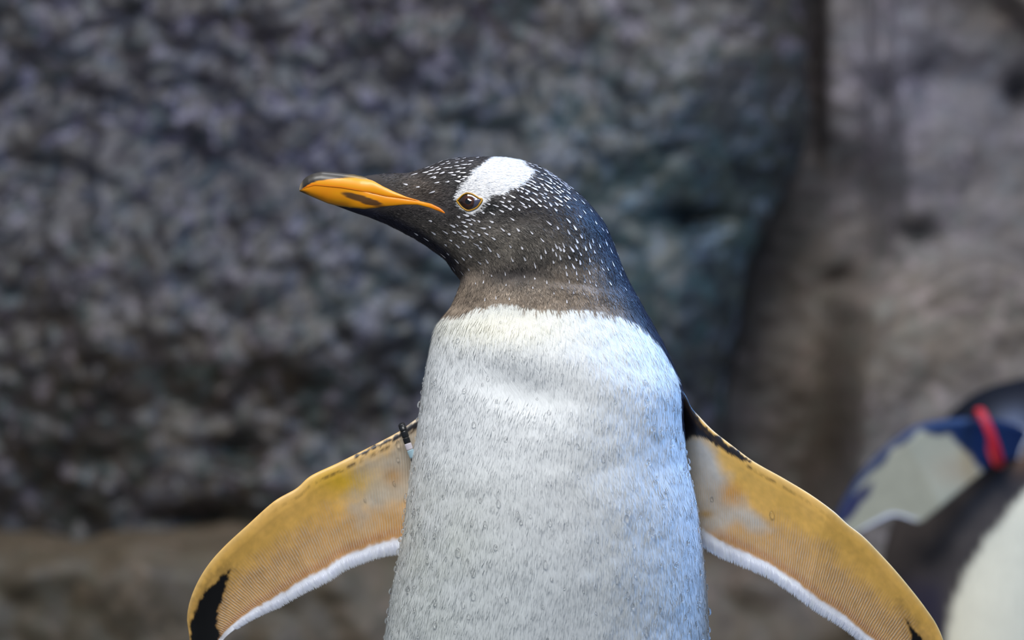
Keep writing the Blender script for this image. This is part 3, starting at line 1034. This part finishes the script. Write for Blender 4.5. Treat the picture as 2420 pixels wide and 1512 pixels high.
# ---- eyes: a moist dome behind a thin yellow rim
alm, _ = resample(ALMOND + [ALMOND[0]], np.linspace(0, 1, 73)[:-1])
EC = np.array([1106.0, 476.0])
nr_ = 26
for sgn in (1, -1):
    Ve = np.zeros((nr_, 72, 3))
    Ce = np.zeros((nr_, 72, 3))
    base = {}
    for j in range(72):
        for i in range(nr_):
            r = (i / (nr_ - 1)) * 1.02
            q = EC + (alm[j] - EC) * max(r, 0.01)
            h, nn = hit(q[0], q[1])
            p = h + np.array([0, -1, 0]) * PX * (10.5 * max(0, 1 - r * r) + 0.3)
            if sgn < 0:
                p = p * np.array([1, -1, 1])
            Ve[i, j] = p
            dd = math.hypot(q[0] - 1106.5, q[1] - 476)
            iris = lm(srgb(84, 42, 18), srgb(42, 20, 10), ss(8, 18, dd))
            iris = lm(srgb(40, 20, 12), iris, ss(1094, 1106, q[0]) * 0.8 + 0.2)
            cc = lm(srgb(6, 5, 5), iris, ss(7, 8.4, dd))
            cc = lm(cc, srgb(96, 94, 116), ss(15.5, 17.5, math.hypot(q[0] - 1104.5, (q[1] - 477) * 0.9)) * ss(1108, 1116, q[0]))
            cc = lm(cc, srgb(14, 10, 8), ss(0.90, 0.97, r) * 0.8)
            Ce[i, j] = cc
    me = grid_mesh('eye', Ve)
    fix_winding(me)
    add_attr(me, 'Col', 'FLOAT_COLOR', rgba(cap_fill(Ce)))
    eye = link('eye', me, penguin, [M_EYE])
    eye['label'] = 'brown eye with a black pupil'
    # rim
    R = np.zeros((73, 10, 3))
    for j in range(73):
        q = EC + (alm[j % 72] - EC) * 1.03
        h, nn = hit(q[0], q[1])
        if sgn < 0:
            h = h * np.array([1, -1, 1])
        tdir = np.array([alm[(j + 1) % 72][0] - alm[(j - 1) % 72][0], 0, -(alm[(j + 1) % 72][1] - alm[(j - 1) % 72][1])])
        tdir /= np.linalg.norm(tdir)
        outw = np.array([tdir[2], 0, -tdir[0]])
        rr = 1.9 * PX * (1.35 if abs(q[0] - 1110) > 24 else 1.0)
        for a in range(10):
            an = a / 10 * 2 * math.pi
            R[j, a] = h + np.array([0, -sgn * 0.4 * PX, 0]) + outw * math.cos(an) * rr + np.array([0, 1, 0]) * math.sin(an) * 2.6 * PX
    me = grid_mesh('eyelid', R, caps=False)
    fix_winding(me)
    lid = link('eyelid', me, eye, [M_LID])
    lid['label'] = 'thin yellow eye rim'

# ---- plumage: small real feathers laid along the loft, coloured like the skin below them
rng = np.random.default_rng(11)
inview = np.where(pyr < 1640, 1.0, 0.75) * (px > 870) * (pyr < 2480)
zone_head = sstep(760, 690, py)
wgt = ar * inview * (1 + 1.6 * zone_head)
NF = 300000
i, j, a, b = sample_grid(V, NF, wgt, rng)
root = lerp_grid(V, i, j, a, b)
nrm = lerp_grid(N_, i, j, a, b)
nrm /= np.linalg.norm(nrm, axis=1, keepdims=True)
dr = lerp_grid(tv, i, j, a, b)
dr /= np.linalg.norm(dr, axis=1, keepdims=True)
cf = lerp_grid(cbody, i, j, a, b)
fx, fy = lerp_grid(px, i, j, a, b), lerp_grid(py, i, j, a, b)
hd = sstep(760, 690, fy)
bad = sdpoly(fx, fy, ALMOND) < 5
LIP = [(880, 415), (906, 436), (930, 449), (961, 462), (993, 472), (1022, 478), (1045, 491), (1058, 506), (1040, 506), (1012, 495), (987, 487), (955, 487), (913, 492), (870, 498), (800, 488), (700, 450), (760, 400)]
bad |= sdpoly(fx, fy, LIP) < 2 + 5 * sstep(960, 880, fx)
ok = ~bad
side = np.cross(dr, nrm)
dr2 = dr + side * (rng.normal(0, 1.0, NF) * np.where(hd > 0.5, 0.2, 0.13))[:, None]
nj = nrm + rng.normal(0, 0.06, (NF, 3))
nj /= np.linalg.norm(nj, axis=1, keepdims=True)
nj2 = nrm + rng.normal(0, 1.0, (NF, 3)) * np.where(hd > 0.5, 0.15, 0.055)[:, None]
nj2 /= np.linalg.norm(nj2, axis=1, keepdims=True)
ln = (np.where(hd > 0.5, rng.uniform(8, 15, NF), rng.uniform(14, 30, NF))) * PX
wd = (np.where(hd > 0.5, rng.uniform(1.2, 2.2, NF), rng.uniform(1.4, 2.6, NF))) * PX
lf = (np.where(hd > 0.5, rng.uniform(0.3, 0.9, NF), rng.uniform(0.08, 0.25, NF))) * PX
lum = cf.mean(1)
var = np.where(lum > 0.3, rng.normal(1.0, 0.022, NF), np.exp(rng.normal(0.02, 0.30, NF)))
cf = cf * var[:, None]
blades('feathers', root[ok], dr2[ok], nj[ok], ln[ok], wd[ok], lf[ok], cf[ok], M_FEATH, body, soft=nj2[ok])

# ---- white flecks scattered over the dark head
def fleck_density(x, y):
    d = 0.9 * np.exp(-(((x - 1040) / 62) ** 2 + ((y - 412 - 0.15 * (1040 - x)) / 34) ** 2))
    d += 1.6 * np.exp(-(((x - 1270) / 62) ** 2 + ((y - 425) / 42) ** 2))
    d += 1.0 * np.exp(-(((x - 1215) / 55) ** 2 + ((y - 470) / 26) ** 2))
    d += 0.55 * np.exp(-(((x - 1330) / 90) ** 2 + ((y - 490) / 80) ** 2))
    d += 0.75 * np.exp(-(((x - 1130) / 75) ** 2 + ((y - 545) / 42) ** 2))
    d += 0.55 * np.exp(-(((x - 1240) / 130) ** 2 + ((y - 585) / 46) ** 2))
    d += 0.35 * np.exp(-(((x - 1400) / 80) ** 2 + ((y - 620) / 80) ** 2))
    d += 0.16 * np.exp(-(((x - 1320) / 190) ** 2 + ((y - 660) / 45) ** 2))
    d *= 1 - 0.9 * np.exp(-(((x - 1235) / 40) ** 2 + ((y - 520) / 20) ** 2))
    d *= sstep(720, 660, y)
    d *= 0.35 + 1.8 * sstep(-0.35, 0.5, fbm(np.stack([x * 0.022, y * 0.022, 0 * x], -1), 151, 2))
    d *= sstep(60, 10, np.clip(sdpoly(x, y, PATCH), 0, 100)) * 0.6 + 0.6
    return d


cand = 60000
i, j, a, b = sample_grid(V, cand, ar * (pyr < 740) * (px > 950), rng)
fx, fy = lerp_grid(px, i, j, a, b), lerp_grid(py, i, j, a, b)
dens = fleck_density(fx, fy)
good = (rng.random(cand) < dens) & (sdpoly(fx, fy, PATCH) > 3) & (sdpoly(fx, fy, LIP) > 14)
root = lerp_grid(V, i, j, a, b)
sel, cell = [], {}
for q in np.nonzero(good)[0]:
    p = root[q]
    sp = (9.0 + 11.0 * rng.random()) / max(0.25, min(1.2, dens[q])) ** 0.6 * PX
    kx = tuple(np.floor(p / 0.008).astype(int))
    near = False
    for dx in (-1, 0, 1):
        for dy in (-1, 0, 1):
            for dz in (-1, 0, 1):
                for p2 in cell.get((kx[0] + dx, kx[1] + dy, kx[2] + dz), ()):
                    if np.dot(p - p2, p - p2) < sp * sp:
                        near = True
    if not near:
        cell.setdefault(kx, []).append(p)
        sel.append(q)
sel = np.array(sel)
nf = len(sel)
nrm = lerp_grid(N_, i, j, a, b)[sel]
nrm /= np.linalg.norm(nrm, axis=1, keepdims=True)
dr = lerp_grid(tv, i, j, a, b)[sel]
dr /= np.linalg.norm(dr, axis=1, keepdims=True)
dr = dr + np.cross(dr, nrm) * rng.normal(0, 0.15, nf)[:, None]
small = sstep(590, 680, fy[sel])
flecks('white_flecks', root[sel] + nrm * 1.2 * PX, dr, nrm, rng.uniform(8, 19, nf) * (1 - 0.35 * small) * PX, rng.uniform(3.0, 5.4, nf) * (1 - 0.4 * small) * PX,
       srgb(226, 224, 230)[None] * np.exp(rng.normal(-0.05, 0.14, nf))[:, None], M_FEATH, body)

# ---- feet and tail, below the frame
for sx in (-0.055, 0.055):
    bm = bmesh.new()
    foot_c = Vector((0.027 + sx, -0.05, 0.0))
    for ang in (-28, 0, 28):
        a = math.radians(ang)
        for q in range(7):
            f = q / 6
            c = foot_c + Vector((math.sin(a) * 0.085 * f, -math.cos(a) * 0.085 * f, 0.013 - 0.004 * f))
            bmesh.ops.create_icosphere(bm, subdivisions=2, radius=0.0125 - 0.004 * f, matrix=__import__('mathutils').Matrix.Translation(c))
    for q in range(8):
        f = q / 7
        c = foot_c + Vector((0, 0.03 * f, 0.014 + 0.05 * f))
        bmesh.ops.create_icosphere(bm, subdivisions=2, radius=0.016 + 0.006 * f, matrix=__import__('mathutils').Matrix.Translation(c))
    me = bpy.data.meshes.new('foot')
    bm.to_mesh(me)
    bm.free()
    fo = link('foot', me, penguin, [M_FOOT])
    md = fo.modifiers.new('skin', 'REMESH')
    md.mode = 'VOXEL'
    md.voxel_size = 0.004
    md.use_smooth_shade = True
tl = np.zeros((14, 24, 3))
for q in range(14):
    f = q / 13
    an = np.linspace(0, 2 * np.pi, 24, endpoint=False)
    tl[q, :, 0] = 0.027 + np.cos(an) * (0.045 * (1 - 0.75 * f))
    tl[q, :, 1] = 0.06 + 0.13 * f
    tl[q, :, 2] = 0.085 - 0.065 * f + np.sin(an) * (0.016 * (1 - 0.8 * f))
me = grid_mesh('tail', tl)
fix_winding(me)
add_attr(me, 'Col', 'FLOAT_COLOR', rgba(np.broadcast_to(srgb(30, 32, 40), (len(me.vertices), 3))))
link('tail', me, penguin, [M_FEATH])

# ---- water drops clinging to the breast and flippers
rng = np.random.default_rng(23)
bm = bmesh.new()
bmesh.ops.create_uvsphere(bm, u_segments=12, v_segments=8, radius=1.0)
for v in bm.verts:
    v.co.x *= 1.0 - 0.28 * v.co.z
    v.co.y *= 1.0 - 0.2 * v.co.z
drop_me = bpy.data.meshes.new('water_drop')
bm.to_mesh(drop_me)
bm.free()
drop_me.polygons.foreach_set('use_smooth', np.ones(len(drop_me.polygons), bool))
drop_me.materials.append(M_WATER)
cand = 9000
i, j, a, b = sample_grid(V, cand, ar * (pyr < 1520) * (pyr > 745) * (V[..., 1] < 0.004), rng)
fx, fy = lerp_grid(pxr, i, j, a, b), lerp_grid(pyr, i, j, a, b)
root = lerp_grid(V, i, j, a, b)
nrm = lerp_grid(N_, i, j, a, b)
lx = np.interp(fy, [745, 840, 990, 1180, 1372, 1520], [1050, 1012, 988, 963, 933, 908])
rx = np.interp(fy, [745, 840, 990, 1180, 1372, 1520], [1531, 1580, 1616, 1643, 1666, 1675])
e1, e2 = fx - lx, rx - fx
den = 0.10 + 0.55 * np.exp(-(e2 / 90) ** 2) * sstep(850, 1000, fy) + 0.35 * np.exp(-(e1 / 110) ** 2) * sstep(900, 1200, fy) + 0.5 * np.exp(-(e1 / 12) ** 2) + 0.45 * np.exp(-(e2 / 10) ** 2)
den += 0.14 * sstep(1150, 1350, fy)
line = np.interp(fx, NECK[:, 0], NECK[:, 1])
den *= sstep(0, 25, fy - line)
acc = np.nonzero(rng.random(cand) < den)[0]
kept = []
for q in acc:
    if all(np.sum((root[q] - root[p]) ** 2) > (15 * PX) ** 2 for p in kept):
        kept.append(q)
    if len(kept) >= 285:
        break


def drop(p, n, sx, sz, sd):
    o = bpy.data.objects.new('water_drop', drop_me)
    COL.objects.link(o)
    o.parent = penguin
    n = Vector(n).normalized()
    zz = (Vector((0, 0, 1)) - n * n.z).normalized()
    yy = n
    xx = yy.cross(zz)
    from mathutils import Matrix
    m = Matrix((xx, yy, zz)).transposed().to_4x4()
    o.matrix_world = Matrix.Translation(Vector(p)) @ m @ Matrix.Diagonal((sx, sd, sz, 1))


for q in kept:
    s = (2.6 + 4.0 * rng.random() ** 2.2) * PX
    drop(root[q] + nrm[q] * s * 0.5, nrm[q], s, s * rng.uniform(1.1, 1.7), s * 0.85)
for dx, dy, s in [(1824, 1216, 6), (942, 1049, 5.5), (940, 1084, 3.5), (861, 1180, 3), (958, 1180, 4), (1681, 1178, 4), (929, 1140, 3.5)]:
    key = 'a' if dx < 1210 else 'b'
    W = WING[key][0][:, :72]
    wx, wy = project(W)
    ii, jj = np.unravel_index(np.argmin((wx - dx) ** 2 + (wy - dy) ** 2), wx.shape)
    drop(W[ii, jj] + np.array([0, -0.4 * s * PX, 0]), (0, -1, 0), s * PX, s * 1.35 * PX, s * 0.8 * PX)

# ---- beaded band round the flipper beside the breast
band = empty('flipper_band', P(962, 1040, 0.012))
tag(band, 'black and white beaded band round the flipper of the standing penguin', 'band')
front_path = [(949, 1003, 0.010), (951, 1008, -0.0005), (955, 1020, -0.0035), (961, 1040, -0.0045), (968, 1060, -0.005), (977, 1082, -0.005), (990, 1110, -0.004), (1002, 1135, 0.001), (1006, 1145, 0.012),
              (1000, 1130, 0.022), (985, 1098, 0.027), (970, 1062, 0.026), (957, 1028, 0.022), (950, 1008, 0.016)]
loop = np.array([P(*q) for q in front_path] + [P(*front_path[0])])
dense = catmull(loop, np.linspace(0, len(loop) - 1, 400))
LL = np.concatenate([[0], np.cumsum(np.linalg.norm(np.diff(dense, axis=0), axis=1))])
pos = 0.0
kinds = [(30, M_BEADK), (17, M_BEADK), (16, M_BEADK), (14, M_BEADK), (16, M_BEADW), (20, M_BEADB)]
total = LL[-1] / PX
seq = list(kinds)
while sum(k for k, _ in seq) < total - 17:
    seq.append((17, M_BEADK))
seq[-1] = (total - sum(k for k, _ in seq[:-1]), M_BEADK)
for ln_, mt in seq:
    q = (pos + np.linspace(0.02, 0.98, 14) * ln_) * PX
    pos += ln_
    C_ = np.stack([np.interp(q, LL, dense[:, k]) for k in range(3)], 1)
    T_ = np.gradient(C_, axis=0)
    T_ /= np.linalg.norm(T_, axis=1, keepdims=True)
    ref = np.array([0.86, 0.0, 0.35])
    rr = 8.2 * PX * np.array([0.88, 0.98, 1, 1, 1, 1, 1, 1, 1, 1, 1, 1, 0.98, 0.88])
    Rg = np.zeros((14, 20, 3))
    for k in range(14):
        u_ = ref - T_[k] * np.dot(ref, T_[k])
        u_ /= np.linalg.norm(u_)
        v_ = np.cross(T_[k], u_)
        an = np.linspace(0, 2 * np.pi, 20, endpoint=False)
        Rg[k] = C_[k] + rr[k] * (np.cos(an)[:, None] * u_ + np.sin(an)[:, None] * v_ * 0.62)
    me = grid_mesh('bead', Rg - np.array(band.location))
    fix_winding(me)
    bd = link('bead', me, band, [mt])
    bd['label'] = {'black_plastic': 'black bead', 'white_plastic': 'white bead', 'pale_blue_plastic': 'pale blue bead'}[mt.name]

# ------------------------------------------------------------------ the second penguin, behind on the right
Y2 = 1.40
pairs2 = [(2800, 985, 2806, 965, 8, 8, 0), (2770, 990, 2774, 915, 34, 34, 0), (2735, 1000, 2720, 868, 62, 62, 0), (2695, 1010, 2650, 850, 84, 84, 0), (2665, 1020, 2570, 855, 96, 96, 0), (2650, 1030, 2490, 872, 100, 100, 0),
          (2640, 1045, 2420, 893, 108, 108, 0), (2625, 1060, 2350, 910, 118, 118, 0), (2610, 1085, 2285, 942, 132, 132, 0), (2600, 1120, 2228, 1000, 146, 150, 0), (2592, 1165, 2172, 1090, 160, 165, 0),
          (2584, 1220, 2125, 1190, 176, 180, 0), (2574, 1300, 2090, 1300, 190, 195, 0), (2564, 1440, 2072, 1440, 205, 215, 0), (2545, 1590, 2080, 1590, 210, 220, 0), (2500, 1740, 2130, 1740, 180, 200, 0), (2410, 1850, 2230, 1850, 90, 120, 0)]
# columns A = breast side (right), B = back side (left)
V2, _ = loft(pairs2, Y2, 120, 9, 1700, 18)
n2_, tv2, tu2, ar2 = grid_frames(V2)
qx, qy = project(V2)
jit = fbm(V2 * 40, 131, 3) * 8
BEL = [(2700, 1050), (2520, 1090), (2440, 1140), (2400, 1190), (2360, 1240), (2325, 1285), (2292, 1340), (2262, 1400), (2246, 1450), (2238, 1512), (2245, 1600), (2300, 1760), (2420, 1850), (2900, 1850)]
c2 = np.broadcast_to(srgb(16, 20, 30), V2.shape).copy()
c2 = lerp3(c2, srgb(82, 74, 70), sstep(1080, 1180, qy) * (0.8 + 0.3 * fbm(V2 * 25, 133, 3)))
c2 = lerp3(c2, srgb(56, 52, 66), sstep(1330, 1420, qy) * sstep(2260, 2200, qx))
c2 = lerp3(c2, srgb(96, 104, 124), np.exp(-(((qx - 2395) / 45) ** 2 + ((qy - 1005) / 38) ** 2)) * 0.8)  # pale breast in shade, the shade painted as grey-blue
c2 = lerp3(c2, srgb(110, 84, 66), np.exp(-(((qx - 2410) / 40) ** 2 + ((qy - 1085) / 36) ** 2)) * 0.8)
bel = sstep(5, -5, sdpoly(qx, qy, BEL) + jit) * sstep(Y2 + 0.08, Y2 + 0.05, V2[..., 1])
c2 = lerp3(c2, srgb(232, 223, 196), bel)
uv2 = np.stack([qx, qy, V2[..., 1] * 1000], -1)
penguin2 = empty('penguin', (0, 0, 0))
penguin2.location = (0, 0, 0)
tag(penguin2, 'smaller dark penguin leaning away behind, flipper lifted, red band at its shoulder', 'penguin')
me = grid_mesh('body', V2)
fix_winding(me)
add_attr(me, 'Col', 'FLOAT_COLOR', rgba(cap_fill(c2)))
add_attr(me, 'uvp', 'FLOAT_VECTOR', cap_fill(uv2))
add_attr(me, 'rib', 'FLOAT', np.zeros(len(me.vertices)))
body2 = link('body', me, penguin2, [M_PLUM])
LEAD2 = [(2440, 1020), (2390, 1000), (2345, 990), (2300, 986), (2230, 990), (2172, 1001), (2130, 1024), (2080, 1065), (2030, 1120), (1995, 1175), (1974, 1222), (1978, 1262), (2000, 1272)]
TRAIL2 = [(2440, 1075), (2390, 1085), (2350, 1096), (2300, 1134), (2240, 1184), (2200, 1217), (2172, 1235), (2140, 1224), (2110, 1219), (2070, 1236), (2030, 1256), (2000, 1272)]
W2, s2, t2, sd2, ln2, pxy2 = flipper_shell(LEAD2, TRAIL2, [(0, 1.34), (0.2, 1.285), (0.5, 1.26), (1, 1.25)], 0.008, n=140, m=40, trim=1.0)
fx, fy = pxy2[..., 0], pxy2[..., 1]
nz = fbm(np.stack([fx * 0.02, fy * 0.02, sd2], -1), 141, 3)
cw = np.broadcast_to(srgb(168, 163, 140), W2.shape).copy()
cw = lerp3(cw, srgb(178, 158, 130), np.exp(-(((fx - 2260) / 60) ** 2 + ((fy - 1110) / 40) ** 2)) * 0.6)
cw = lerp3(cw, srgb(14, 38, 76), sstep(5, -5, sdpoly(fx, fy, [(2450, 960), (2300, 970), (2172, 980), (2060, 1040), (1950, 1180), (1960, 1300), (1985, 1250), (1992, 1210), (2030, 1150), (2080, 1098), (2115, 1058), (2175, 1020),
                                                           (2240, 1018), (2262, 1040), (2285, 1062), (2305, 1095), (2325, 1110), (2330, 1150), (2470, 1150)]) + nz * 10))
cw = lerp3(cw, srgb(50, 52, 84), sstep(6, -6, sdpoly(fx, fy, [(2072, 1128), (2030, 1154), (1992, 1198), (1970, 1250), (2005, 1232), (2052, 1176)]) + nz * 4))
cw = lerp3(cw, srgb(228, 230, 240), sstep(0.88, 0.97, t2) * sstep(2180, 2140, fx))
cw = lerp3(cw, srgb(26, 30, 44), (sd2 < 0) * 1.0)
me = grid_mesh('wing', W2)
fix_winding(me)
add_attr(me, 'Col', 'FLOAT_COLOR', rgba(cap_fill(cw)))
add_attr(me, 'uvp', 'FLOAT_VECTOR', cap_fill(np.stack([s2 * ln2, t2 * 150, sd2 * 40], -1)))
add_attr(me, 'rib', 'FLOAT', np.zeros(len(me.vertices)))
wing2 = link('wing', me, None, [M_FLIP])
union(body2, [wing2])

# its bill, eye and feet (outside the frame)
for nm, y0, y1, cc in (('upper_bill', 925, 958, srgb(60, 50, 44)), ('lower_bill', 956, 978, srgb(240, 140, 20))):
    B_ = np.zeros((20, 16, 3))
    an = np.linspace(0, 2 * np.pi, 16, endpoint=False)
    for q in range(20):
        f = q / 19
        hx = 2770 + 120 * f
        r = (1 - 0.9 * f ** 2.5)
        c = P(hx, (y0 + y1) / 2 + 12 * f ** 2, Y2)
        B_[q, :, 0] = c[0]
        B_[q, :, 1] = c[1] + np.cos(an) * 0.012 * r
        B_[q, :, 2] = c[2] + np.sin(an) * 0.010 * r
    me = grid_mesh(nm, B_)
    fix_winding(me)
    add_attr(me, 'Col', 'FLOAT_COLOR', rgba(np.broadcast_to(cc, (len(me.vertices), 3))))
    link(nm, me, penguin2, [M_BILL])
for sx in (2265, 2390):
    bm = bmesh.new()
    from mathutils import Matrix
    fc = Vector(P(sx, 1850, Y2 - 0.03))
    fc.z = 0
    for ang in (12, 40, 68):
        a = math.radians(ang)
        for q in range(6):
            f = q / 5
            bmesh.ops.create_icosphere(bm, subdivisions=2, radius=0.012 - 0.004 * f, matrix=Matrix.Translation(fc + Vector((math.sin(a) * 0.075 * f, -math.cos(a) * 0.075 * f, 0.012 - 0.003 * f))))
    for q in range(6):
        f = q / 5
        bmesh.ops.create_icosphere(bm, subdivisions=2, radius=0.015 + 0.006 * f, matrix=Matrix.Translation(fc + Vector((0, 0.03 * f, 0.014 + 0.05 * f))))
    me = bpy.data.meshes.new('foot')
    bm.to_mesh(me)
    bm.free()
    fo = link('foot', me, penguin2, [M_FOOT])
    md = fo.modifiers.new('skin', 'REMESH')
    md.mode = 'VOXEL'
    md.voxel_size = 0.004
    md.use_smooth_shade = True

# red band round its flipper at the shoulder
cx, cy = 2338, 1035
ring = []
for q in range(64):
    a = q / 64 * 2 * math.pi
    dep = 1.271 - 0.015 * math.cos(a)
    hh = 65 * math.sin(a)
    bow = 7 * math.cos(a)
    ring.append(P(cx + bow + 0.36 * -hh, cy - hh, dep))
ring = np.array(ring)
RG = np.zeros((65, 14, 3))
ctr = ring.mean(0)
for q in range(65):
    p = ring[q % 64]
    t_ = ring[(q + 1) % 64] - ring[(q - 1) % 64]
    t_ /= np.linalg.norm(t_)
    ax = np.array([0.95, 0.3, 0.1])
    ax = ax - t_ * np.dot(ax, t_)
    ax /= np.linalg.norm(ax)
    u_ = np.cross(t_, ax)
    an = np.linspace(0, 2 * np.pi, 14, endpoint=False)
    RG[q] = p + np.cos(an)[:, None] * ax * 0.0062 + np.sin(an)[:, None] * u_ * 0.0035
me = grid_mesh('flipper_band', RG - ctr, caps=False)
fix_winding(me)
o = link('flipper_band', me, None, [M_RED])
o.location = ctr
tag(o, 'bright red band round the flipper of the leaning penguin', 'band')
